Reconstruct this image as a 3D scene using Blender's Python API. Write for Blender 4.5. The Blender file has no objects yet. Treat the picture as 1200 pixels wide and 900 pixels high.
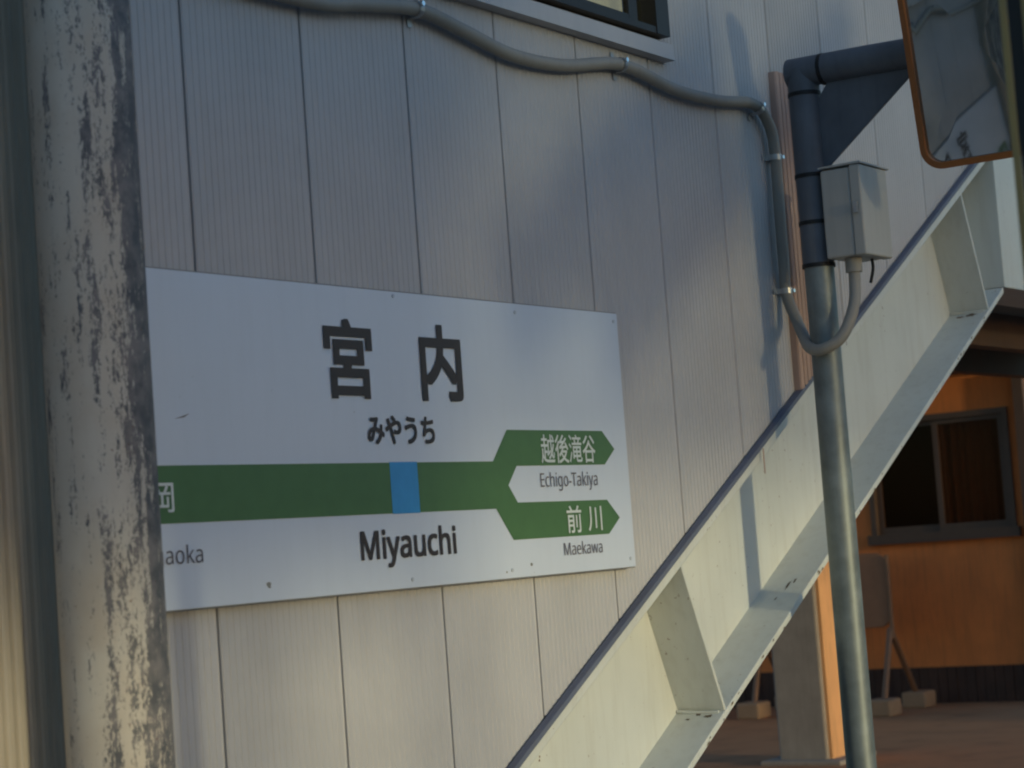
import bpy, bmesh, math, random
from mathutils import Vector, Matrix
random.seed(7)
R = math.radians
scene = bpy.context.scene
col = scene.collection

# ------------------------------------------------------------------ camera
CAM = Vector((-5.173, -3.408, 1.60))
yaw, pitch, roll = R(56.63), R(4.371), R(-4.213)
fw = Vector((math.sin(yaw)*math.cos(pitch), math.cos(yaw)*math.cos(pitch), math.sin(pitch)))
rt = Vector((math.cos(yaw), -math.sin(yaw), 0)); up = rt.cross(fw)
r2 = math.cos(roll)*rt + math.sin(roll)*up
u2 = -math.sin(roll)*rt + math.cos(roll)*up
cd = bpy.data.cameras.new('camera'); cam = bpy.data.objects.new('camera', cd); col.objects.link(cam)
m3 = Matrix((r2, u2, -fw)).transposed()
cam.matrix_world = Matrix.Translation(CAM) @ m3.to_4x4()
cd.sensor_width = 36.0; cd.lens = 75.0; cd.clip_end = 2000; cd.clip_start = 0.05
cd.dof.use_dof = True; cd.dof.focus_distance = 6.6; cd.dof.aperture_fstop = 5.0
scene.camera = cam
scene.cycles.filter_width = 2.1            # soft compact-camera rendering

# ------------------------------------------------------------------ light
SUN_TO = Vector((-0.19, -1.0, 0.0)).normalized()
ELEV = R(6.0)
to_sun = Vector((SUN_TO.x*math.cos(ELEV), SUN_TO.y*math.cos(ELEV), math.sin(ELEV)))
world = bpy.data.worlds.new('World'); scene.world = world; world.use_nodes = True
wn = world.node_tree; wn.nodes.clear()
sky = wn.nodes.new('ShaderNodeTexSky'); sky.sky_type = 'NISHITA'; sky.sun_disc = False
sky.sun_elevation = ELEV; sky.sun_rotation = math.atan2(SUN_TO.x, SUN_TO.y)
sky.air_density = 1.0; sky.dust_density = 0.55; sky.ozone_density = 3.0
bg = wn.nodes.new('ShaderNodeBackground'); bg.inputs['Strength'].default_value = 0.15
wo = wn.nodes.new('ShaderNodeOutputWorld')
wn.links.new(sky.outputs[0], bg.inputs[0]); wn.links.new(bg.outputs[0], wo.inputs[0])
sl = bpy.data.lights.new('sun', 'SUN'); sl.energy = 0.90; sl.angle = R(2.3); sl.color = (1.0, 0.90, 0.56)
so = bpy.data.objects.new('sun', sl); col.objects.link(so)
so.rotation_euler = to_sun.to_track_quat('Z', 'Y').to_euler(); so.location = (-3, -12, 8)
vs = scene.view_settings
vs.view_transform = 'Standard'; vs.look = 'None'; vs.gamma = 1.0; vs.use_curve_mapping = False
vs.exposure = 0.75

# ------------------------------------------------------------------ material helpers
def new_mat(name):
    m = bpy.data.materials.new(name); m.use_nodes = True
    return m, m.node_tree, m.node_tree.nodes['Principled BSDF']

def nd(t, kind, **kw):
    n = t.nodes.new(kind)
    for k, v in kw.items():
        if k in n.inputs.keys(): n.inputs[k].default_value = v
        else: setattr(n, k, v)
    return n

def coords(t, scale=(1, 1, 1), kind='Object'):
    tc = t.nodes.new('ShaderNodeTexCoord'); mp = t.nodes.new('ShaderNodeMapping')
    mp.inputs['Scale'].default_value = scale
    t.links.new(tc.outputs[kind], mp.inputs['Vector']); return mp.outputs[0]

def ramp(t, src, p0, p1, c0=(0, 0, 0, 1), c1=(1, 1, 1, 1)):
    r = t.nodes.new('ShaderNodeValToRGB'); e = r.color_ramp.elements
    e[0].position, e[1].position = p0, p1; e[0].color, e[1].color = c0, c1
    t.links.new(src, r.inputs[0]); return r.outputs[0]

def mix(t, fac, a, b, mode='MIX'):
    m = t.nodes.new('ShaderNodeMix'); m.data_type = 'RGBA'; m.blend_type = mode
    for s, v in ((m.inputs[0], fac), (m.inputs[6], a), (m.inputs[7], b)):
        if hasattr(v, 'links') or isinstance(v, bpy.types.NodeSocket): t.links.new(v, s)
        elif isinstance(v, (int, float)): s.default_value = v
        else: s.default_value = (*v, 1) if len(v) == 3 else v
    return m.outputs[2]

def noise(t, vec, scale, detail=4, rough=.55):
    n = nd(t, 'ShaderNodeTexNoise', Scale=scale, Detail=detail, Roughness=rough)
    t.links.new(vec, n.inputs['Vector']); return n.outputs['Fac']

def bump(t, b, src, strength=.1, dist=.01):
    n = nd(t, 'ShaderNodeBump', Strength=strength, Distance=dist)
    t.links.new(src, n.inputs['Height']); t.links.new(n.outputs[0], b.inputs['Normal'])

def paint(name, colr, rough=.5, metal=0.0, vary=.10, dirt=.12, dirtcol=(.12, .10, .08), speck=0.0, speckcol=(.16, .07, .03), streak=True, scale=1.0, spec=.4):
    m, t, b = new_mat(name)
    v = coords(t, (1, 1, 1)); vz = coords(t, (9, 9, .8))
    n1 = noise(t, v, 3.0*scale, 5); n2 = noise(t, vz if streak else v, 3.0*scale, 5, .65)
    c = mix(t, ramp(t, n1, .3, .7), tuple(x*(1-vary) for x in colr), tuple(min(1, x*(1+vary)) for x in colr))
    d = ramp(t, n2, .48, .78)
    dm = nd(t, 'ShaderNodeMath', operation='MULTIPLY'); t.links.new(d, dm.inputs[0]); dm.inputs[1].default_value = dirt
    c = mix(t, dm.outputs[0], c, dirtcol)
    if speck > 0:
        n3 = noise(t, v, 38.0*scale, 3, .7); n4 = noise(t, v, 2.2*scale, 3)
        s = nd(t, 'ShaderNodeMath', operation='MULTIPLY')
        t.links.new(ramp(t, n3, .70-speck*.1, .74-speck*.1), s.inputs[0]); t.links.new(ramp(t, n4, .45, .65), s.inputs[1])
        c = mix(t, s.outputs[0], c, speckcol)
    t.links.new(c, b.inputs['Base Color'])
    rr = nd(t, 'ShaderNodeMapRange'); t.links.new(n1, rr.inputs[0]); rr.inputs[3].default_value = max(.02, rough-.08); rr.inputs[4].default_value = min(1, rough+.1)
    t.links.new(rr.outputs[0], b.inputs['Roughness'])
    b.inputs['Metallic'].default_value = metal; b.inputs['Specular IOR Level'].default_value = spec
    bump(t, b, n2, .06, .004)
    return m

def plain(name, colr, rough=.5, metal=0.0, spec=.4):
    m, t, b = new_mat(name)
    n = noise(t, coords(t), 14.0, 3)
    c = mix(t, ramp(t, n, .3, .7), tuple(x*.93 for x in colr), tuple(min(1, x*1.06) for x in colr))
    t.links.new(c, b.inputs['Base Color']); b.inputs['Roughness'].default_value = rough
    b.inputs['Metallic'].default_value = metal; b.inputs['Specular IOR Level'].default_value = spec
    return m

M = {}
M['siding'] = paint('siding_paint', (.465, .45, .45), .5, vary=.06, dirt=.10, dirtcol=(.16, .15, .13))
def tone(m, amt):
    t = m.node_tree; b = t.nodes['Principled BSDF']; src = b.inputs['Base Color'].links[0].from_socket
    oi = t.nodes.new('ShaderNodeObjectInfo'); mr = nd(t, 'ShaderNodeMapRange'); t.links.new(oi.outputs['Random'], mr.inputs[0])
    mr.inputs[3].default_value = 1-amt; mr.inputs[4].default_value = 1+amt
    c = mix(t, 1.0, src, mr.outputs[0], 'MULTIPLY'); t.links.new(c, b.inputs['Base Color'])
tone(M['siding'], .05)
M['backing'] = plain('dark_backing', (.03, .03, .03), .9)
M['flash'] = paint('blue_grey_flashing', (.12, .135, .19), .5, vary=.15, dirt=.3)
M['steel_white'] = paint('white_steel_paint', (.625, .635, .585), .45, vary=.06, dirt=.22, dirtcol=(.34, .30, .22), speck=.4, streak=True)
M['rust'] = plain('rust_dirt', (.16, .12, .08), .9)
M['soffit'] = plain('soffit_steel', (.22, .21, .19), .8)
M['trim'] = paint('salmon_trim', (.46, .31, .25), .45, vary=.1, dirt=.2)
M['signwhite'] = paint('sign_enamel_white', (.61, .66, .75), .30, vary=.02, dirt=.05, dirtcol=(.25, .25, .25), speck=.02, speckcol=(.2, .2, .18))
M['signgreen'] = plain('sign_green', (.072, .162, .058), .38)
M['signblue'] = plain('sign_blue', (.045, .29, .60), .38)
M['signblack'] = plain('sign_dark_lettering', (.048, .036, .034), .5)
M['signgrey'] = plain('sign_grey_lettering', (.15, .135, .15), .5)
M['signletter'] = plain('sign_white_lettering', (.66, .70, .68), .4)
M['signedge'] = paint('sign_edge_metal', (.25, .24, .22), .5, .3, dirt=.4)
M['signscrew'] = plain('sign_screw', (.50, .53, .58), .5)
M['conduit'] = paint('grey_conduit', (.30, .28, .245), .55, vary=.08, dirt=.15, scale=2)
M['clip'] = plain('zinc_clip', (.45, .45, .45), .35, .7)
M['chrome'] = plain('bright_screw', (.9, .9, .9), .12, 1.0)
M['galv'] = paint('galvanised_steel', (.185, .21, .21), .48, .4, vary=.28, dirt=.25, dirtcol=(.10, .11, .11), scale=3)
M['darkpole'] = paint('dark_grey_steel', (.115, .125, .145), .6, .1, vary=.2, dirt=.2, dirtcol=(.03, .03, .03), scale=2)
M['black'] = plain('black_band', (.012, .012, .013), .6)
M['box'] = paint('box_plastic', (.44, .415, .375), .5, vary=.05, dirt=.15)
M['orange'] = paint('orange_rim_paint', (.34, .12, .033), .4, vary=.1, dirt=.15, dirtcol=(.15, .05, .02))
M['winframe'] = plain('dark_bronze_frame', (.035, .032, .03), .45, .3)
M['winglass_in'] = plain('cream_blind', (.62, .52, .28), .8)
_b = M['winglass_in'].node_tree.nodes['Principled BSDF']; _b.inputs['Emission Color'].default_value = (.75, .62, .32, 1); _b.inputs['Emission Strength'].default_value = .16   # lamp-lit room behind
M['yellowsteel'] = paint('yellow_olive_steel', (.26, .205, .075), .5, vary=.15, dirt=.3, dirtcol=(.10, .08, .03), speck=.2)
def glass2():
    m = M['glass'].copy(); m.name = 'dusty_window_glass'
    m.node_tree.nodes['reflect'].inputs[2].default_value = .004; m.node_tree.nodes['reflect'].inputs[1].default_value = .1
    m.node_tree.nodes['Transparent BSDF'].inputs[0].default_value = (.80, .66, .58, 1)
    return m
M['bwall'] = paint('orange_building_paint', (.70, .205, .052), .8, vary=.12, dirt=.4, dirtcol=(.22, .09, .035))
M['bbase'] = paint('dark_base_board', (.06, .028, .018), .8, vary=.3, dirt=.2)
M['bwood'] = paint('brown_timber', (.10, .055, .035), .7, vary=.2, dirt=.2)
M['bframe'] = plain('brown_window_frame', (.10, .058, .038), .5, .2)
M['shadestrip'] = paint('shaded_siding_strip', (.40, .345, .27), .5, vary=.1, dirt=.3)
M['curtain'] = plain('brown_curtain', (.20, .105, .062), .9)
M['room'] = plain('dark_room', (.03, .02, .015), .9)
M['concrete'] = paint('pillar_concrete', (.33, .265, .215), .85, vary=.12, dirt=.25, speck=.15, speckcol=(.08, .05, .04), scale=2)
M['sunlit_side'] = paint('orange_sunlit_side', (.74, .36, .15), .7, vary=.12, dirt=.45, dirtcol=(.2, .10, .04), speck=.2)  # orange sunlight on the pillar's side is put into this colour
M['barrier'] = plain('barrier_board', (.34, .15, .07), .6)
M['barrierleg'] = plain('barrier_leg_metal', (.24, .12, .065), .5, .3)
M['foot'] = plain('pale_foot_block', (.36, .21, .115), .8)
M['roof'] = plain('canopy_roof_sheet', (.20, .19, .18), .7)

def glass_mat():
    m, t, b = new_mat('window_glass')
    t.nodes.remove(b); out = t.nodes['Material Output']
    tr = nd(t, 'ShaderNodeBsdfTransparent'); tr.inputs[0].default_value = (.82, .84, .82, 1)
    gl = nd(t, 'ShaderNodeBsdfGlossy', Roughness=.03); gl.inputs[0].default_value = (.9, .9, .9, 1)
    lw = nd(t, 'ShaderNodeLayerWeight', Blend=.5); pw = nd(t, 'ShaderNodeMath', operation='POWER'); t.links.new(lw.outputs['Facing'], pw.inputs[0]); pw.inputs[1].default_value = 4.0
    fr = nd(t, 'ShaderNodeMath', operation='MULTIPLY_ADD'); fr.name = 'reflect'; t.links.new(pw.outputs[0], fr.inputs[0]); fr.inputs[1].default_value = .55; fr.inputs[2].default_value = .04; ms = nd(t, 'ShaderNodeMixShader')
    n = noise(t, coords(t), 3, 3); bp = nd(t, 'ShaderNodeBump', Strength=.02, Distance=.01); t.links.new(n, bp.inputs['Height']); t.links.new(bp.outputs[0], gl.inputs['Normal'])
    t.links.new(fr.outputs[0], ms.inputs[0]); t.links.new(tr.outputs[0], ms.inputs[1]); t.links.new(gl.outputs[0], ms.inputs[2])
    t.links.new(ms.outputs[0], out.inputs['Surface'])
    return m
M['glass'] = glass_mat()
M['glass2'] = glass2()

def mirror_mat():
    m, t, b = new_mat('mirror_surface')
    n = noise(t, coords(t), 4, 4)
    c = mix(t, ramp(t, n, .4, .75), (.44, .46, .45), (.34, .36, .34))
    t.links.new(c, b.inputs['Base Color']); b.inputs['Metallic'].default_value = .88; b.inputs['Roughness'].default_value = .035
    return m
M['mirror'] = mirror_mat()

def post_mat():
    m, t, b = new_mat('worn_post_paint')
    v = coords(t, (1, 1, .32)); vv = coords(t, (1, 1, .12)); vf = coords(t, (1, 1, 1))
    base = mix(t, ramp(t, noise(t, vv, 9, 5), .3, .7), (.46, .405, .335), (.55, .505, .435))
    stain = ramp(t, noise(t, vf, 5, 5), .45, .8)
    base = mix(t, stain, base, (.42, .34, .26))
    # wear follows the weather side: a flaking stripe and a bare edge
    sx = nd(t, 'ShaderNodeVectorMath', operation='DOT_PRODUCT'); t.links.new(vf, sx.inputs[0]); sx.inputs[1].default_value = (.55, -.83, 0)
    side = nd(t, 'ShaderNodeMapRange'); t.links.new(sx.outputs['Value'], side.inputs[0]); side.inputs[1].default_value = -.112; side.inputs[2].default_value = .112
    cr = t.nodes.new('ShaderNodeValToRGB'); t.links.new(side.outputs[0], cr.inputs[0]); el = cr.color_ramp.elements
    el[0].position, el[1].position = 0, 1; el[0].color = (.50,)*3+(1,); el[1].color = (.80,)*3+(1,)
    for p_, v_ in ((.10, .50), (.22, .44), (.38, .44), (.56, .60), (.66, .50), (.76, .58), (.86, .66), (.93, .74)):
        e = el.new(p_); e.color = (v_, v_, v_, 1)
    n1 = noise(t, coords(t, (1, 1, .5)), 140, 14, .82)
    n2 = noise(t, coords(t, (1, 1, .20)), 30, 7, .70)
    n3 = noise(t, coords(t, (1, 1, .03)), 60, 4, .6)
    def madd(x, m, add):
        q = nd(t, 'ShaderNodeMath', operation='MULTIPLY_ADD'); t.links.new(x, q.inputs[0]); q.inputs[1].default_value = m
        if isinstance(add, float): q.inputs[2].default_value = add
        else: t.links.new(add, q.inputs[2])
        return q.outputs[0]
    tot = madd(cr.outputs[0], .62, madd(n3, .40, madd(n2, .85, madd(n1, 1.0, -.94))))
    wear = ramp(t, tot, .555, .585)
    under = mix(t, ramp(t, noise(t, vf, 22, 4), .4, .65), (.085, .085, .092), (.20, .18, .175))
    c = mix(t, wear, base, under)
    rs = ramp(t, noise(t, vf, 70, 4, .75), .66, .71)
    c = mix(t, rs, c, (.13, .05, .03))
    t.links.new(c, b.inputs['Base Color']); b.inputs['Roughness'].default_value = .6
    bump(t, b, wear, -.6, .004)
    return m
M['post'] = post_mat()

def ground_mat():
    m, t, b = new_mat('platform_asphalt')
    v = coords(t)
    n = noise(t, v, .8, 6); n2 = noise(t, v, 60, 3)
    c = mix(t, ramp(t, n, .3, .7), (.16, .14, .12), (.23, .20, .17))
    c = mix(t, ramp(t, n2, .4, .7), c, (.15, .13, .11))
    t.links.new(c, b.inputs['Base Color']); b.inputs['Roughness'].default_value = .9
    bump(t, b, n2, .3, .01)
    return m
M['ground'] = ground_mat()
M['orange_lit_yard'] = paint('orange_lit_ground', (.44, .185, .075), .9, vary=.25, dirt=.4, dirtcol=(.14, .07, .04), streak=False)  # orange light on the ground behind the stair is put into this colour

# ------------------------------------------------------------------ mesh helpers
def link(o): col.objects.link(o); return o

def thing(name, label, cat, loc=(0, 0, 0), group=None):
    o = link(bpy.data.objects.new(name, None)); o.location = loc
    o['label'] = label; o['category'] = cat
    if group: o['group'] = group
    return o

def root_of(o):
    while o.parent: o = o.parent
    return o

class MB:
    def __init__(s): s.v, s.f, s.sm = [], [], []
    def add(s, vs, fs, smooth=False):
        n = len(s.v); s.v += [tuple(v) for v in vs]
        for f in fs: s.f.append(tuple(i+n for i in f)); s.sm.append(smooth)
        return s
    def box(s, x0, x1, y0, y1, z0, z1):
        v = [(x, y, z) for x in (x0, x1) for y in (y0, y1) for z in (z0, z1)]
        return s.add(v, [(0, 1, 3, 2), (4, 6, 7, 5), (0, 4, 5, 1), (2, 3, 7, 6), (0, 2, 6, 4), (1, 5, 7, 3)])
    def prism(s, pts, d):                     # closed outline pts (3D) pushed along d
        n = len(pts); d = Vector(d)
        v = [Vector(p) for p in pts] + [Vector(p)+d for p in pts]
        return s.add(v, [tuple(range(n))[::-1], tuple(range(n, 2*n))] + [(i, (i+1) % n, n+(i+1) % n, n+i) for i in range(n)])
    def tube(s, pts, r, seg=14, cap=True):
        pts = [Vector(p) for p in pts]; rings = []
        nrm = None
        for i, p in enumerate(pts):
            a = pts[max(i-1, 0)]; b = pts[min(i+1, len(pts)-1)]; tdir = (b-a).normalized()
            if nrm is None:
                nrm = tdir.orthogonal().normalized()
            nrm = (nrm - tdir*nrm.dot(tdir)).normalized(); bn = tdir.cross(nrm)
            rr = r[i] if isinstance(r, (list, tuple)) else r
            rings.append([p + nrm*rr*math.cos(2*math.pi*k/seg) + bn*rr*math.sin(2*math.pi*k/seg) for k in range(seg)])
        v = [q for g in rings for q in g]; f = []
        for i in range(len(pts)-1):
            for k in range(seg): f.append((i*seg+k, i*seg+(k+1) % seg, (i+1)*seg+(k+1) % seg, (i+1)*seg+k))
        s.add(v, f, True)
        if cap:
            s.add(rings[0], [tuple(range(seg))[::-1]]); s.add(rings[-1], [tuple(range(seg))])
        return s
    def build(s, name, mat, parent=None, origin=None, bevel=0, label=None, cat=None, group=None, kind=None):
        me = bpy.data.meshes.new(name)
        o0 = Vector(root_of(parent).location) if parent else Vector(origin or (0, 0, 0))
        me.from_pydata([Vector(v)-o0 for v in s.v], [], s.f)
        me.polygons.foreach_set('use_smooth', s.sm)
        bm = bmesh.new(); bm.from_mesh(me); bmesh.ops.recalc_face_normals(bm, faces=bm.faces); bm.to_mesh(me); bm.free()
        me.materials.append(M[mat] if isinstance(mat, str) else mat); me.update()
        o = link(bpy.data.objects.new(name, me))
        if parent: o.parent = parent
        else: o.location = o0
        if bevel:
            md = o.modifiers.new('bevel', 'BEVEL'); md.width = bevel; md.segments = 2; md.limit_method = 'ANGLE'; md.angle_limit = R(40)
        for k, v in (('label', label), ('category', cat), ('group', group), ('kind', kind)):
            if v: o[k] = v
        return o

def spline(pts, n=8):                          # Catmull-Rom through points
    P = [Vector(p) for p in pts]; out = []
    for i in range(len(P)-1):
        a = P[i-1] if i > 0 else P[0]*2-P[1]; b, c = P[i], P[i+1]
        d = P[i+2] if i+2 < len(P) else P[-1]*2-P[-2]
        for k in range(n):
            t = k/n
            out.append(.5*((2*b)+(c-a)*t+(2*a-5*b+4*c-d)*t*t+(3*b-a-3*c+d)*t**3))
    out.append(P[-1]); return out

# ------------------------------------------------------------------ setting: ground
gm = MB(); gm.add([(-400, -400, 0), (400, -400, 0), (400, 400, 0), (-400, 400, 0)], [(0, 1, 2, 3)])
gm.build('ground', 'ground', kind='structure')
MB().add([(4.2, .4, .004), (40, .4, .004), (40, 30, .004), (4.2, 30, .004)], [(0, 1, 2, 3)]).build('lit_ground_patch', 'orange_lit_yard', kind='structure')

# ------------------------------------------------------------------ stair geometry
SL = math.tan(R(28.43))
LX = 4.06                                     # landing starts here
def zb(x): return .986 + (min(x, LX)+.173)*SL  # lower edge of the siding

# ------------------------------------------------------------------ siding wall
PW, X0, TOPZ = .46, -1.3346, 4.6
WX0, WX1, WZ0, WZ1 = -.78, 1.055, 3.20, 4.25   # window opening
wall = thing('siding_wall', 'pale grey ribbed metal siding wall above the white stair beam', 'wall', (0, 0, 0))
def panel(k):
    xa, xb = X0+k*PW+.0042, X0+(k+1)*PW-.0042
    prof = [(xa, .022), (xa, .0035), (xa+.004, 0)]
    nr = 19; p = (xb-xa-.012)/nr
    for i in range(nr):
        x = xa+.006+i*p
        prof += [(x+.0*p, 0.0), (x+.50*p, 0.0), (x+.62*p, .0024), (x+.88*p, .0024)]
    prof += [(xb-.004, 0), (xb, .0035), (xb, .022)]
    for e in (WX0, WX1, LX):
        if xa < e < xb:
            for i in range(len(prof)-1):
                if prof[i][0] < e < prof[i+1][0]:
                    prof.insert(i+1, (e, prof[i][1])); break
    mb = MB()
    for (x1, y1), (x2, y2) in zip(prof[:-1], prof[1:]):
        zones = [(None, TOPZ)]
        if min(x1, x2) >= WX0-1e-6 and max(x1, x2) <= WX1+1e-6: zones = [(None, WZ0), (WZ1, TOPZ)]
        for za, zc in zones:
            l1 = max(.0, zb(x1)) if za is None else za; l2 = max(.0, zb(x2)) if za is None else za
            mb.add([(x1, y1, l1), (x2, y2, l2), (x2, y2, zc), (x1, y1, zc)], [(0, 1, 2, 3)])
    return mb
for k in range(-8, 15):
    panel(k).build('siding_panel', 'siding', wall)
xe0, xe1 = X0-8*PW, X0+15*PW
bk = MB()
def backpoly(xa, xb, lo, hi):
    bk.prism([(xa, .0225, max(0, zb(xa)) if lo is None else lo), (xb, .0225, max(0, zb(xb)) if lo is None else lo), (xb, .0225, hi), (xa, .0225, hi)], (0, .03, 0))
xg = -.173-.986/SL
backpoly(xe0, xg, None, TOPZ-.01); backpoly(xg, WX0, None, TOPZ-.01); backpoly(WX0, WX1, None, WZ0); backpoly(WX0, WX1, WZ1, TOPZ-.01)
backpoly(WX1, LX, None, TOPZ-.01); backpoly(LX, xe1, None, TOPZ-.01)
bk.build('backing_board', 'backing', wall)
# ribbed cover strip beside the conduit
tx0, tx1 = 1.862, 2.045
prof = [(tx0, -.0005), (tx0, -.024)]
nr = 6; p = (tx1-tx0)/nr
for i in range(nr):
    x = tx0+i*p
    prof += [(x+.12*p, -.030), (x+.5*p, -.036), (x+.74*p, -.031), (x+.86*p, -.018), (x+.98*p, -.018)]
prof += [(tx1, -.024), (tx1, -.0005)]
mb = MB()
for a, b_ in zip(prof[:-1], prof[1:]):
    mb.add([(a[0], a[1], zb(a[0])+.005), (b_[0], b_[1], zb(b_[0])+.005), (b_[0], b_[1], 3.27), (a[0], a[1], 3.27)], [(0, 1, 2, 3)])
tr = mb.build('ribbed_cover_strip', 'trim', wall, label='salmon ribbed cover strip running down the siding beside the pole')

# added strip: post shade on the siding put into a brown tone
lx0, lx1 = -2.12, -1.80
prof = [(lx0, -.0005), (lx0, -.012)]
nr = 10; p = (lx1-lx0)/nr
for i in range(nr):
    x = lx0+i*p
    prof += [(x+.10*p, -.0145), (x+.4*p, -.016), (x+.62*p, -.0135), (x+.76*p, -.011), (x+.95*p, -.011)]
prof += [(lx1, -.012), (lx1, -.0005)]
mb = MB()
for a, b_ in zip(prof[:-1], prof[1:]):
    mb.add([(a[0], a[1], .3), (b_[0], b_[1], .3), (b_[0], b_[1], TOPZ-.02), (a[0], a[1], TOPZ-.02)], [(0, 1, 2, 3)])
mb.build('ribbed_cover_strip', 'shadestrip', wall, label='ribbed siding behind the worn post, its shade put into a grey brown tone')

# window in the siding
win = thing('siding_window', 'dark framed window high in the siding with cream blind behind glass', 'window', (.14, 0, 3.2))
mb = MB(); mb.prism([(WX0-.03, -.001, 3.262), (WX0-.03, -.040, 3.240), (WX0-.03, -.045, 3.186), (WX0-.03, -.001, 3.186)], (WX1-WX0+.05, 0, 0)).build('sill', 'siding', win)
mb = MB()
fz0, fz1, fx0, fx1 = 3.2635, 4.25, WX0, 1.052
for a in ((fx0, fx0+.05, fz0, fz1), (fx1-.086, fx1, fz0, fz1)): mb.box(a[0], a[1], -.045, .05, a[2], a[3])
mb.box(fx0+.05, fx1-.086, -.042, .05, fz0, fz0+.022); mb.box(fx0+.05, fx1-.086, -.042, .05, fz1-.05, fz1)
frm = mb.build('frame', 'winframe', win)
for sx0, sx1, sy in ((fx0+.05, .14, .012), (.09, .876, -.012)):
    mb = MB(); w = .055; z0_, z1_ = fz0+.022, fz1-.05
    mb.box(sx0, sx0+w, sy-.012, sy+.012, z0_, z1_); mb.box(sx1-w, sx1, sy-.012, sy+.012, z0_, z1_)
    mb.box(sx0+w, sx1-w, sy-.011, sy+.011, z0_, z0_+.022); mb.box(sx0+w, sx1-w, sy-.011, sy+.011, z1_-.04, z1_)
    sash = mb.build('sash', 'winframe', win)
    MB().box(sx0+w, sx1-w, sy-.002, sy+.002, z0_+.022, z1_-.04).build('pane', 'glass', sash)
MB().box(.8765, .9655, .010, .014, fz0+.022, fz1-.05).build('pane', 'glass', win)
MB().box(fx0+.001, fx1-.001, .052, .058, 3.27, 4.24).build('blind', 'winglass_in', win)

# ------------------------------------------------------------------ white stair beam
beam = thing('stair_beam', 'white painted steel stair stringer beam with stiffener plates rising to the right', 'beam', (-2.0, 0, 0))
FY, WY = -.02, .16                             # flange face, web face
xs0 = -2.3
def sl_prism(mb, x0, x1, off_a, off_b, y0, y1):
    mb.prism([(x0, y0, zb(x0)+off_a), (x1, y0, zb(x1)+off_a), (x1, y0, zb(x1)+off_b), (x0, y0, zb(x0)+off_b)], (0, y1-y0, 0)); return mb
sl_prism(MB(), xs0, LX, -.60+.0, -.062, WY, WY+.02).build('web', 'steel_white', beam)
sl_prism(MB(), xs0, LX, -.060, -.016, FY, WY+.10).build('top_flange', 'steel_white', beam, bevel=.004)
sl_prism(MB(), xs0, LX-.02, -.690, -.664, FY, WY+.10).build('bottom_flange', 'steel_white', beam, bevel=.003)
sl_prism(MB(), xs0, LX, -.664, -.60, WY, WY+.02).build('web', 'steel_white', beam)
sl_prism(MB(), xs0, LX, -.014, .004, FY-.012, -.006).build('flashing', 'flash', beam, label='blue grey flashing strip along the top of the white beam')
def stiff(xt, xb):
    # plate between the flanges, leaning; top at xt, bottom at xb
    zt, zl = zb(xt)-.060, zb(xb)-.664
    t = .012
    return MB().prism([(xt, FY+.003, zt), (xt, WY, zt), (xb, WY, zl), (xb, FY+.003, zl)], (t, 0, t*SL))
for xt, xb in ((.886, 1.105), (3.63, 3.835), (-.95, -.74)):
    stiff(xt, xb).build('stiffener', 'steel_white', beam, bevel=.002)
# weld bead at stiffener foot
for xb in (1.105, 3.835):
    zl = zb(xb)-.664
    MB().tube(spline([(xb-.012, WY-.004, zl), (xb-.012, .09, zl-.004), (xb-.010, .0, zl-.004)], 6), .006, 8).build('weld_bead', 'steel_white', beam)

# rust stains on the lower flange
def stain(cx, cy, rx, ry):
    pts = []
    for k in range(14):
        a = 2*math.pi*k/14; q = random.uniform(.45, 1.1)
        x = cx+rx*q*math.cos(a); pts.append((x, cy+ry*q*math.sin(a), zb(x)-.664+.0012))
    MB().add(pts, [tuple(range(14))]).build('rust_stain', 'rust', beam)
for a in ((1.075, .03, .010, .022), (1.085, .07, .008, .012), (1.06, .10, .006, .010), (3.80, .05, .016, .03), (3.79, .10, .010, .02), (1.80, .06, .035, .006), (1.83, .045, .018, .005), (1.72, .075, .012, .004)):
    stain(*a)
for i in range(26):                            # chips along the flange edge
    x = random.uniform(.9, 3.9); w = random.uniform(.004, .012); h = random.uniform(.002, .005); z = zb(x)-.677+random.uniform(-.008, .008)
    MB().add([(x-w, FY-.0012, z-h*.6-w*SL), (x+w*.7, FY-.0012, z-h+w*.7*SL), (x+w, FY-.0012, z+h*.5+w*SL), (x-w*.4, FY-.0012, z+h-w*.4*SL)], [(0, 1, 2, 3)]).build('rust_stain', 'rust', beam)
# small hanger under the flashing
MB().box(1.50, 1.508, -.036, -.0345, zb(1.5)-.10, zb(1.5)-.012).build('drip_tab', 'trim', beam)

# landing girder
land = thing('landing_girder', 'white steel landing girder at the top of the stair beam', 'beam', (LX, 0, 2.6))
MB().box(LX+.0, 8.6, FY, .30, 2.605, 3.262).build('girder_face', 'steel_white', land, bevel=.004)
MB().box(LX, 8.6, .301, 3.3, 2.64, 2.78).build('slab', 'soffit', land)
for y in (.6, 1.4, 2.2, 3.0):
    MB().box(LX+.05, 8.58, y, y+.1, 2.46, 2.64).build('joist', 'bwood', land)
# the stair itself behind the beam
stair = thing('stair_flight', 'underside of the stair flight behind the white beam', 'stairs', (0, 1.5, 0))
sl_prism(MB(), xs0+.4, LX-.01, -.40, -.28, WY+.11, 3.0).build('deck', 'soffit', stair)
sl_prism(MB(), xs0+.4, LX-.01, -.66, -.06, 3.0, 3.06).build('far_stringer', 'steel_white', stair)
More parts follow.
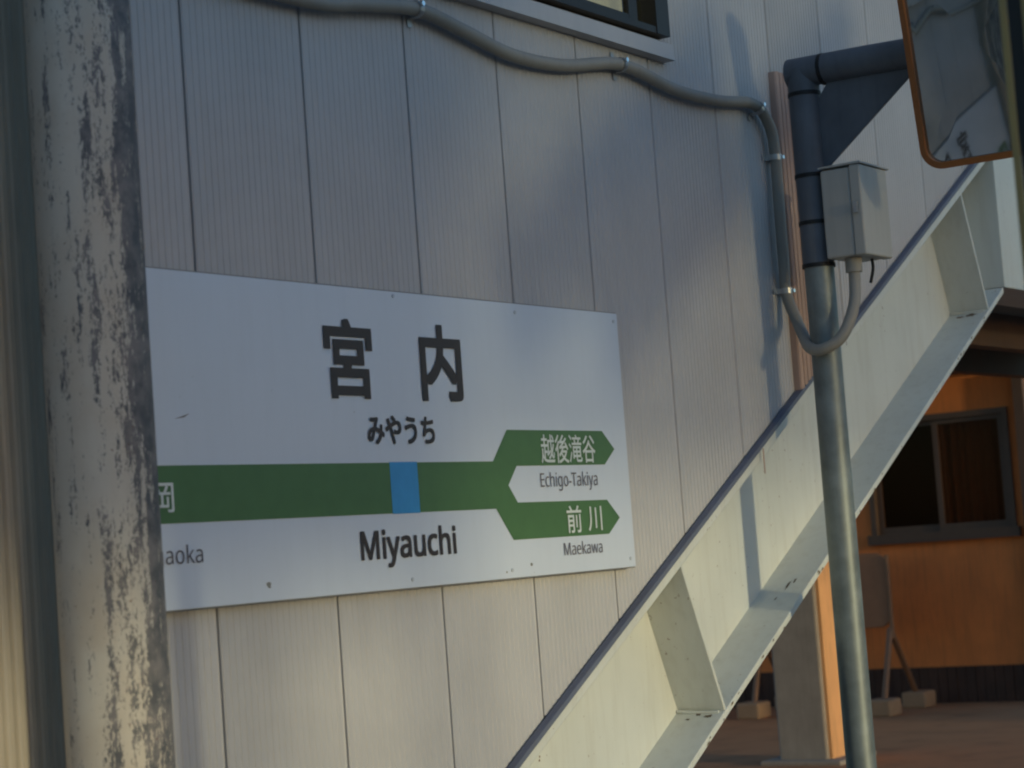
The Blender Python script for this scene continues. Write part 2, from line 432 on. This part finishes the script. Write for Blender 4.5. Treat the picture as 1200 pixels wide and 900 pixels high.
# far enclosure wall, keeps daylight out as the real one does
MB().prism([(xs0, 3.07, .0), (LX, 3.07, zb(LX)-.06), (8.6, 3.07, 3.22), (8.6, 3.07, TOPZ), (xs0, 3.07, TOPZ)], (0, .05, 0)).build('far_wall', 'siding', stair)
MB().box(xe0+.01, xe1, -.12, 3.2, TOPZ, TOPZ+.08).build('enclosure_roof', 'roof', stair)

# ------------------------------------------------------------------ station sign
SX0, SX1, SZ0, SZ1, SY = -1.784, .572, 1.513, 2.305, -.035
sign = thing('station_sign', 'white station name board with green line, blue square and Japanese lettering on siding', 'sign', ((SX0+SX1)/2, SY, SZ0))
MB().box(SX0, SX1, SY, SY+.022, SZ0, SZ1).build('board', 'signwhite', sign, bevel=.002)
mb = MB(); mb.box(SX0+.002, SX1-.002, SY+.003, SY+.027, SZ0-.0035, SZ0-.0005)
mb.box(SX0+.002, SX1-.002, SY+.003, SY+.027, SZ1+.0005, SZ1+.003); mb.box(SX1+.0005, SX1+.0025, SY+.003, SY+.027, SZ0, SZ1)
mb.build('edge_frame', 'signedge', sign)
for x in (-1.5, -.6, .3): MB().box(x-.05, x+.05, SY+.0225, -.0005, SZ0+.1, SZ1-.1).build('mounting_rail', 'signedge', sign)
def flat(name, pts, mat, dy, **kw):
    return MB().prism([(x, SY-dy, z) for x, z in pts], (0, dy-.0004, 0)).build(name, mat, sign, **kw)
ARW = [(-.180, 1.846), (-.099, 1.936), (.426, 1.935), (.493, 1.879), (.429, 1.832), (-.061, 1.832), (-.110, 1.777), (-.068, 1.727), (.426, 1.724), (.494, 1.668), (.424, 1.620), (-.103, 1.621), (-.181, 1.712)]
band = [(-1.66, 1.712), (-1.735, 1.779), (-1.66, 1.846)]
def poly_fill(name, pts, mat, dy):
    bm = bmesh.new(); o0 = Vector(sign.location)
    vs_ = [bm.verts.new(Vector((x, SY-dy, z))-o0) for x, z in pts]
    es = [bm.edges.new((vs_[i], vs_[(i+1) % len(vs_)])) for i in range(len(vs_))]
    bmesh.ops.triangle_fill(bm, edges=es, use_beauty=True)
    for f in bm.faces:
        f.normal_update()
        if f.normal.y > 0: f.normal_flip()
    me = bpy.data.meshes.new(name); bm.to_mesh(me); bm.free(); me.materials.append(M[mat])
    o = link(bpy.data.objects.new(name, me)); o.parent = sign; return o
poly_fill('line_band', ARW+band, 'signgreen', .0012)
flat('station_square', [(-.667, 1.7105), (-.545, 1.7105), (-.545, 1.8475), (-.667, 1.8475)], 'signblue', .0018)

def text(body, x0, x1, z0, z1, mat, weight=0.0, dy=.0026, name='lettering'):
    body = ''.join(chr(0x1D5A0+ord(c)-65) if 'A' <= c <= 'Z' else chr(0x1D5BA+ord(c)-97) if 'a' <= c <= 'z' else c for c in body)   # plain sans glyphs
    cu = bpy.data.curves.new('txt', 'FONT'); cu.body = body; cu.size = 1.0; cu.resolution_u = 6; cu.fill_mode = 'FRONT'
    ob = link(bpy.data.objects.new('txt', cu)); bpy.context.view_layer.update()
    me = bpy.data.meshes.new_from_object(ob.evaluated_get(bpy.context.evaluated_depsgraph_get()))
    bpy.data.objects.remove(ob); bpy.data.curves.remove(cu)
    xs = [v.co.x for v in me.vertices]; ys = [v.co.y for v in me.vertices]
    ax, bx, ay, by = min(xs), max(xs), min(ys), max(ys); o0 = Vector(sign.location)
    w = weight; x0 += w; x1 -= w; z0 += w; z1 -= w
    shifts = [(0, 0)] + ([(w*a, w*b) for a, b in ((1, 1), (1, -1), (-1, 1), (-1, -1), (1, 0), (-1, 0), (0, 1), (0, -1))] if w > 0 else [])
    vv, ff = [], []
    for i, (sx_, sz_) in enumerate(shifts):      # heavier strokes: the glyph laid down several times, a hair apart
        n0 = len(vv)
        for v in me.vertices:
            vv.append(Vector((x0+(v.co.x-ax)/(bx-ax)*(x1-x0)+sx_, SY-dy-i*.00008, z0+(v.co.y-ay)/(by-ay)*(z1-z0)+sz_))-o0)
        ff += [tuple(k+n0 for k in p_.vertices) for p_ in me.polygons]
    bpy.data.meshes.remove(me)
    me = bpy.data.meshes.new(name); me.from_pydata(vv, [], ff); me.materials.append(M[mat])
    o = link(bpy.data.objects.new(name, me)); o.parent = sign; return o
text('宮', -.913, -.710, 2.012, 2.221, 'signblack', .0055)
text('内', -.499, -.303, 2.012, 2.224, 'signblack', .0055)
text('みやうち', -.753, -.454, 1.894, 1.971, 'signblack', .0022)
text('Miyauchi', -.815, -.389, 1.571, 1.674, 'signblack', .0021)
text('Echigo-Takiya', .059, .377, 1.756, 1.812, 'signgrey', .0)
text('Maekawa', .159, .376, 1.565, 1.604, 'signgrey', .0)
text('越後滝谷', .072, .376, 1.838, 1.923, 'signletter', .0008)
text('前', .186, .268, 1.630, 1.711, 'signletter', .0008)
text('川', .305, .385, 1.632, 1.706, 'signletter', .0008)
text('長岡', -1.675, -1.504, 1.737, 1.807, 'signletter', .0008)
text('Nagaoka', -1.655, -1.416, 1.605, 1.662, 'signgrey', 0.0)
# screws and scuffs
for x, z in ((-1.75, 2.28), (-.60, 2.293), (-.011, 2.279), (.546, 2.279), (-.6, 1.535), (-.122, 1.536), (.54, 1.54)):
    MB().tube([(x, SY-.0003, z), (x, SY-.003, z)], .0055, 10).build('screw', 'signscrew', sign)
poly_fill('scuff', [(-1.484, 1.954), (-1.45, 1.958), (-1.430, 1.968), (-1.452, 1.962)], 'signgrey', .0007)
for cx, cz, r in ((-1.185, 1.552, .012), (-.02, 1.548, .009), (-.15, 1.532, .006)):
    poly_fill('scuff', [(cx+r*random.uniform(.5, 1.1)*math.cos(a*.785), cz+r*.7*random.uniform(.5, 1.1)*math.sin(a*.785)) for a in range(8)], 'signedge', .0007)

# ------------------------------------------------------------------ conduit along the wall
CY = -.032
path = [(-3.2, CY, 3.16), (-2.4, CY, 3.10), (-1.6, CY, 3.055), (-.893, CY, 3.050), (-.656, CY, 3.080), (-.392, CY, 3.112), (-.175, CY, 3.089), (.086, CY, 3.055), (.373, CY, 3.067), (.727, CY, 3.123),
        (1.076, CY, 3.090), (1.379, CY, 3.094), (1.655, CY, 3.118), (1.772, CY, 3.055), (1.80, CY, 2.95), (1.797, CY, 2.75), (1.797, CY, 2.56), (1.797, CY, 2.44), (1.775, -.075, 2.335), (1.695, -.135, 2.268), (1.605, -.20, 2.216),
        (1.575, -.262, 2.205), (1.590, -.330, 2.242), (1.628, -.366, 2.345), (1.65, -.368, 2.43), (1.652, -.368, 2.50)]
cond = MB().tube(spline(path, 8), .0205, 16).build('conduit', 'conduit', origin=(.5, -.03, 3.0), label='grey cable conduit waving along the siding and curling up into the box', cat='conduit')
def clip(x, z, dx, dz):
    d = Vector((dx, 0, dz)).normalized(); nrm = Vector((-d.z, 0, d.x))
    mb = MB(); c = Vector((x, CY, z)); pts = []
    for k in range(9):
        a = math.pi*k/8; pts.append(c + nrm*(.0235*math.cos(a)) + Vector((0, -.0235*math.sin(a), 0)))
    pts = [pts[0]+Vector((0, .030, 0))]+pts+[pts[-1]+Vector((0, .030, 0))]
    q = [p_ for p_ in pts]
    for a, b_ in zip(q[:-1], q[1:]):
        mb.add([a-d*.010, a+d*.010, b_+d*.010, b_-d*.010], [(0, 1, 2, 3)])
    for s in (1, -1):
        e = c + nrm*(.0235*s); e.y = -.003
        mb.prism([e-d*.010, e+d*.010, e+d*.010+nrm*.022*s, e-d*.010+nrm*.022*s], (0, -.002, 0))
    o = mb.build('clip', 'clip', cond)
    # mb verts are world; conduit root is the parent
    e = c + nrm*.012; e.y = CY-.0215
    MB().tube([e, e+Vector((0, -.006, 0))], .0075, 10).build('screw', 'chrome', o)
for x, z, dx, dz in ((-.392, 3.112, 1, .05), (.727, 3.123, 1, .1), (1.69, 3.108, 1, -.5), (1.80, 2.94, 0, -1), (1.797, 2.45, 0, -1)):
    clip(x, z, dx, dz)

# ------------------------------------------------------------------ pole with arm
PX, PY = 1.655, -.235
pole = thing('galvanised_pole', 'galvanised steel pole with dark grey arm and triangular gusset beside the siding', 'pole', (PX, PY, 0))
MB().tube([(PX, PY, 0), (PX, PY, 2.50)], .0525, 24).build('shaft', 'galv', pole)
MB().tube([(PX, PY, 2.502), (PX, PY, 3.12), (PX, PY, 3.205)], .0555, 24).build('sleeve', 'darkpole', pole)
MB().tube([(PX, PY+.05, 3.197), (PX, PY-.25, 3.192), (PX, -.80, 3.182)], .0535, 24).build('arm', 'darkpole', pole)
MB().prism([(PX-.006, PY-.10, 3.15), (PX-.006, -.66, 3.145), (PX-.006, -.66, 3.128), (PX-.006, PY-.07, 2.845), (PX-.006, PY-.05, 2.845), (PX-.006, PY-.05, 3.085)], (.012, 0, 0)).build('gusset', 'darkpole', pole)
for z in (3.115, 2.823, 2.656, 2.505):
    MB().tube([(PX, PY, z-.007), (PX, PY, z+.007)], .0585, 24).build('band', 'black', pole)
MB().tube([(PX, PY-.075, 3.193), (PX, PY-.088, 3.193)], .0565, 24).build('band', 'black', pole)
MB().box(PX-.10, PX+.10, PY-.10, PY+.10, 0, .015).build('base_plate', 'galv', pole)

# junction box
jb = thing('junction_box', 'small pale grey junction box strapped to the dark pole above the conduit loop', 'box', (1.69, -.39, 2.51))
MB().box(1.592, 1.815, -.405, -.296, 2.515, 2.825).build('body', 'box', jb, bevel=.008)
lid = MB().box(1.589, 1.818, -.447, -.4055, 2.514, 2.829).build('lid', 'box', jb, bevel=.006)
mb = MB(); mb.prism([(1.587, -.293, 2.837), (1.587, -.448, 2.839), (1.587, -.452, 2.836), (1.587, -.452, 2.831), (1.587, -.293, 2.831)], (.25, 0, 0)); mb.build('rain_cap', 'box', jb)
MB().box(1.575, 1.5845, -.432, -.418, 2.66, 2.70).build('latch', 'clip', jb)
MB().tube([(1.652, -.368, 2.465), (1.652, -.368, 2.5145)], .029, 16).build('cable_gland', 'conduit', jb)
MB().tube(spline([(1.74, -.40, 2.514), (1.742, -.40, 2.48), (1.735, -.39, 2.43)], 6), .006, 8).build('earth_wire', 'black', jb)

# ------------------------------------------------------------------ platform mirror
MT, MYAW, MRAD = R(10.2), R(-1.8), 6.3
MW, MH = .50, .78
mc = Vector((1.60, -.688-MW/2, 2.762)) 
mir = thing('platform_mirror', 'tilted rectangular platform mirror with orange rounded rim at the end of the arm', 'mirror', mc)
nn = Vector((-math.cos(MT)*math.cos(MYAW), math.cos(MT)*math.sin(MYAW), -math.sin(MT))).normalized()
hx = Vector((0, 0, 1)).cross(nn).normalized()       # along the mirror, horizontal
hz = nn.cross(hx)
def rr(w, h, r, n=8):
    out = []
    for cx, cz, a0 in ((w/2-r, h-r, 0), (-w/2+r, h-r, 90), (-w/2+r, r, 180), (w/2-r, r, 270)):
        for k in range(n+1):
            a = R(a0+90*k/n); out.append((cx+r*math.cos(a), cz+r*math.sin(a)))
    return out
def mp(u, w, d): return mc + hx*u + hz*w + nn*d
o1 = rr(MW, MH, .075); inn = [(u, w) for u, w in rr(MW-.044, MH-.044, .055)]; inn = [(u, w+.022) for u, w in inn]
n = len(o1); mb = MB()
ring = [[mp(u, w, .0) for u, w in o1], [mp(u*1.0, w, .030) for u, w in o1], [mp(u, w, .040) for u, w in inn], [mp(u, w, .014) for u, w in inn]]
v = [q for g in ring for q in g]; f = []
for g in range(3):
    for k in range(n): f.append((g*n+k, g*n+(k+1) % n, (g+1)*n+(k+1) % n, (g+1)*n+k))
mb.add(v, f, False); mb.build('rim', 'orange', mir)
mb = MB(); NR = 10; v = [mp(0, MH/2, .016+.5*(.46**2)/MRAD)]; f = []
for g in range(1, NR+1):
    for u, w in inn:
        uu, ww = u*g/NR, MH/2+(w-MH/2)*g/NR
        v.append(mp(uu, ww, .016+.5*(.46**2-(uu*uu+(ww-MH/2)**2))/MRAD))
for k in range(n): f.append((0, 1+k, 1+(k+1) % n))
for g in range(NR-1):
    for k in range(n): f.append((1+g*n+k, 1+g*n+(k+1) % n, 1+(g+1)*n+(k+1) % n, 1+(g+1)*n+k))
mb.add(v, f, True); mb.build('mirror_face', 'mirror', mir)
mb = MB(); mb.prism([mp(u, w, -.012) for u, w in o1], nn*.011); mb.build('back_plate', 'darkpole', mir)
MB().box(1.58, 1.665, -.82, -.74, 3.12, 3.25).build('bracket', 'darkpole', mir)

# ------------------------------------------------------------------ worn post in front of the sign
pc = (-1.886, -.2)
POX, POY, PR = -1.891, -.20, .112
post = thing('worn_post', 'round cream post with dark peeling paint in front of the sign', 'post', (POX, POY, 0))
MB().tube([(POX, POY, 0), (POX, POY, 1.2), (POX, POY, 2.4), (POX, POY, 4.4)], PR, 40).build('shaft', 'post', post)
MB().tube([(POX, POY, 0), (POX, POY, .06)], PR+.03, 32).build('collar', 'concrete', post)

# ------------------------------------------------------------------ yellow channel post at the right edge
yp = Vector((-1.907, -2.267, 0)); view = (Vector((yp.x, yp.y, 1.6))-CAM); view.z = 0; view.normalize(); side = Vector((view.y, -view.x, 0))
ypost = thing('channel_post', 'yellow olive steel channel post at the right edge of the mirror', 'post', yp)
def ybox(mb, s0, s1, d0, d1, z1=4.4):
    q = [yp+side*s+view*d for s, d in ((s0, d0), (s1, d0), (s1, d1), (s0, d1))]
    return mb.prism(q, (0, 0, z1))
ybox(MB(), -.023, -.011, -.03, .03).build('flange', 'yellowsteel', ypost, bevel=.002)
ybox(MB(), .011, .025, -.03, .03).build('flange', 'yellowsteel', ypost, bevel=.002)
ybox(MB(), -.0105, .0105, .0, .006).build('web', 'winframe', ypost)

# ------------------------------------------------------------------ landing pillars
def pillar(px, py, label):
    t = thing('concrete_pillar', label, 'pillar', (px, py, 0), 'pillars under the landing')
    MB().box(px, px+.38, py, py+.36, .0, 2.64).build('shaft', 'concrete', t, bevel=.015)
    MB().box(px+.03, px+.38, py-.022, py-.0005, .03, 2.6).build('sunlit_side_sheet', 'sunlit_side', t, label='pillar side with orange sunlight put into its colour')
    MB().box(px-.10, px+.48, py-.14, py+.46, 0, .035).build('footing', 'concrete', t, bevel=.01)
    return t
pillar(7.95, 2.93, 'grey concrete pillar with one side toned orange for sunlight behind the galvanised pole')

# ------------------------------------------------------------------ station building beyond
BX = 12.19
bld = thing('station_building', 'orange walled station building with brown sliding window under dark eaves', 'building', (BX, 5, 0))
wy0, wy1, wz0, wz1 = 3.04, 4.36, 1.44, 2.48
mb = MB()
mb.box(BX, BX+.15, 2.95, wy0, .0, 2.80); mb.box(BX, BX+.15, wy1, 9.5, .0, 2.80)
mb.box(BX+.001, BX+.15, wy0, wy1, .0, wz0); mb.box(BX+.001, BX+.15, wy0, wy1, wz1, 2.80)
mb.box(BX+.15, 20, 2.951, 2.999, .0, 2.80); mb.box(BX+.15, BX+.30, 2.999, 9.4, 2.74, 2.80)
mb.build('wall', 'bwall', bld)
ba = None
for i in range(60):                            # boards of the dark skirting
    y0 = 2.93+i*.085
    MB().box(BX-.025-.004*(i % 2), BX-.0005, y0, y0+.080, .0, .31).build('skirting_board', 'bbase', bld)
w = MB()
w.box(BX-.03, BX+.05, wy0, wy0+.05, wz0, wz1); w.box(BX-.03, BX+.05, wy1-.05, wy1, wz0, wz1)
w.box(BX-.03, BX+.05, wy0+.05, wy1-.05, wz1-.05, wz1)
bw = w.build('window', 'bframe', bld)
MB().box(BX-.06, BX+.06, wy0-.03, wy1+.03, wz0-.055, wz0+.03).build('sill', 'bframe', bw)
for y0, y1, dx in ((wy0+.05, 3.735, .0), (3.65, wy1-.05, .03)):
    s = MB(); x0 = BX+dx
    s.box(x0, x0+.025, y0, y0+.05, wz0+.03, wz1-.05); s.box(x0, x0+.025, y1-.05, y1, wz0+.03, wz1-.05)
    s.box(x0+.001, x0+.024, y0+.05, y1-.05, wz0+.03, wz0+.09); s.box(x0+.001, x0+.024, y0+.05, y1-.05, wz1-.09, wz1-.05)
    s.build('sash', 'bframe', bw)
    MB().box(x0+.010, x0+.014, y0+.05, y1-.05, wz0+.09, wz1-.09).build('pane', 'glass2', bw)
cu = MB(); pv = []
for i in range(40):
    y = 3.12+i*(.56/39); pv.append((BX+.13+.02*math.sin(i*1.25)+.008*math.sin(i*.5), y))
for a, b_ in zip(pv[:-1], pv[1:]): cu.add([(a[0], a[1], 1.46), (b_[0], b_[1], 1.46), (b_[0], b_[1], 2.46), (a[0], a[1], 2.46)], [(0, 1, 2, 3)], True)
cu.build('curtain', 'curtain', bw)
MB().box(BX+.30, BX+.34, 2.96, 9.4, .0, 2.80).build('inner_room', 'room', bld)
MB().box(BX-.04, BX+.16, 2.9, 9.5, 2.801, 2.95).build('wall_beam', 'bwood', bld)
MB().prism([(11.0, 2.5, 2.96), (20, 2.5, 4.6), (20, 2.5, 4.72), (11.0, 2.5, 3.10)], (0, 7.2, 0)).build('roof', 'bwood', bld)
for i in range(12):
    y = 2.6+i*.6
    MB().prism([(11.02, y, 2.90), (13, y, 3.26), (13, y, 3.32), (11.02, y, 2.96)], (0, .07, 0)).build('rafter', 'bwood', bld)
MB().box(BX-.09, BX-.01, 2.86, 2.95, 0, 2.8).build('corner_post', 'bwood', bld)

# ------------------------------------------------------------------ folding barrier by the building
br = thing('folding_barrier', 'pale barrier board on splayed legs with block feet before the orange wall', 'barrier', (11.4, 4.5, 0))
pts = [(-.0, u, w) for u, w in rr(1.18, .62, .10)]
MB().prism([(11.40, 4.51+u, .71+w) for _, u, w in pts], (.035, 0, 0)).build('board', 'barrier', br, bevel=.008)
mb = MB().tube([(11.38, 3.90+.0, .62), (11.38, 3.90, 1.31)], .018, 10); mb.build('upright', 'barrierleg', br)
MB().tube([(11.38, 5.12, .62), (11.38, 5.12, 1.31)], .018, 10).build('upright', 'barrierleg', br)
for y in (3.92, 5.12):
    MB().tube([(11.38, y, .70), (11.17, y+.02, .06)], .026, 12).build('leg', 'barrierleg', br)
    MB().tube([(11.38, y, .70), (11.85, y, .06)], .026, 12).build('leg', 'barrierleg', br)
    MB().box(11.05, 11.29, y-.09, y+.13, 0, .14).build('foot_block', 'foot', br, bevel=.02)
    MB().box(11.73, 11.97, y-.11, y+.11, 0, .14).build('foot_block', 'foot', br, bevel=.02)

# ------------------------------------------------------------------ unseen canopy, added to shade the upper wall
can = thing('shade_canopy', 'unseen roof added across the track to shade the upper wall', 'canopy', (-10, -14, 0))
MB().prism([(-30, -12.0, 2.80), (-30, -12.0, 3.10), (-30, -16.0, 5.8), (-30, -16.0, 5.4)], (27.2, 0, 0)).build('roof', 'roof', can)

for x in (-26, -20, -14, -8, -4.4):
    MB().box(x-.1, x+.1, -16.1, -15.9, 0, 5.4).build('column', 'steel_white', can)
# unseen slats, added to let only part of the sun reach the wall
scr = thing('shade_slats', 'unseen slats added across the track to thin the sun on the wall', 'screen', (3, -12, 0))
for i in range(26):
    MB().box(-2.75, 8.0, -12.03, -12.0, 3.06+i*.10, 3.06+i*.10+.072).build('slat', 'roof', scr)
for x in (-2.7, 2.6, 7.9):
    MB().box(x-.04, x+.04, -12.12, -12.031, 0, 5.66).build('slat_post', 'roof', scr)
# unseen sloping slabs, added to throw the diagonal bands on the siding
ost = thing('shade_slabs', 'unseen sloping slabs added to cast diagonal shade on the siding', 'stairs', (0, -6, 0))
def slab(xa, za, xb, zc, th, name, mat):
    MB().prism([(xa, -6, za), (xb, -6, zc), (xb, -6, zc-th), (xa, -6, za-th)], (0, -.3, 0)).build(name, mat, ost)
slab(1.45, 4.35, -.66, 3.01, .30, 'stringer', 'steel_white')  # added shade caster for one of the diagonal bands
slab(.30, 4.11, -1.20, 3.14, .40, 'shade_slab', 'roof')
shade_block = thing('added_shade_block', 'unseen block added to shade the lower orange wall', 'shade_block', (10.5, -11, 0))  # unseen, added to keep the sun off the lower building wall
MB().box(8.2, 12.6, -12.0, -10.0, 0, 2.75).build('wall', 'siding', shade_block)
MB().box(8.0, 12.8, -12.2, -9.8, 2.751, 2.90).build('roof', 'roof', shade_block)
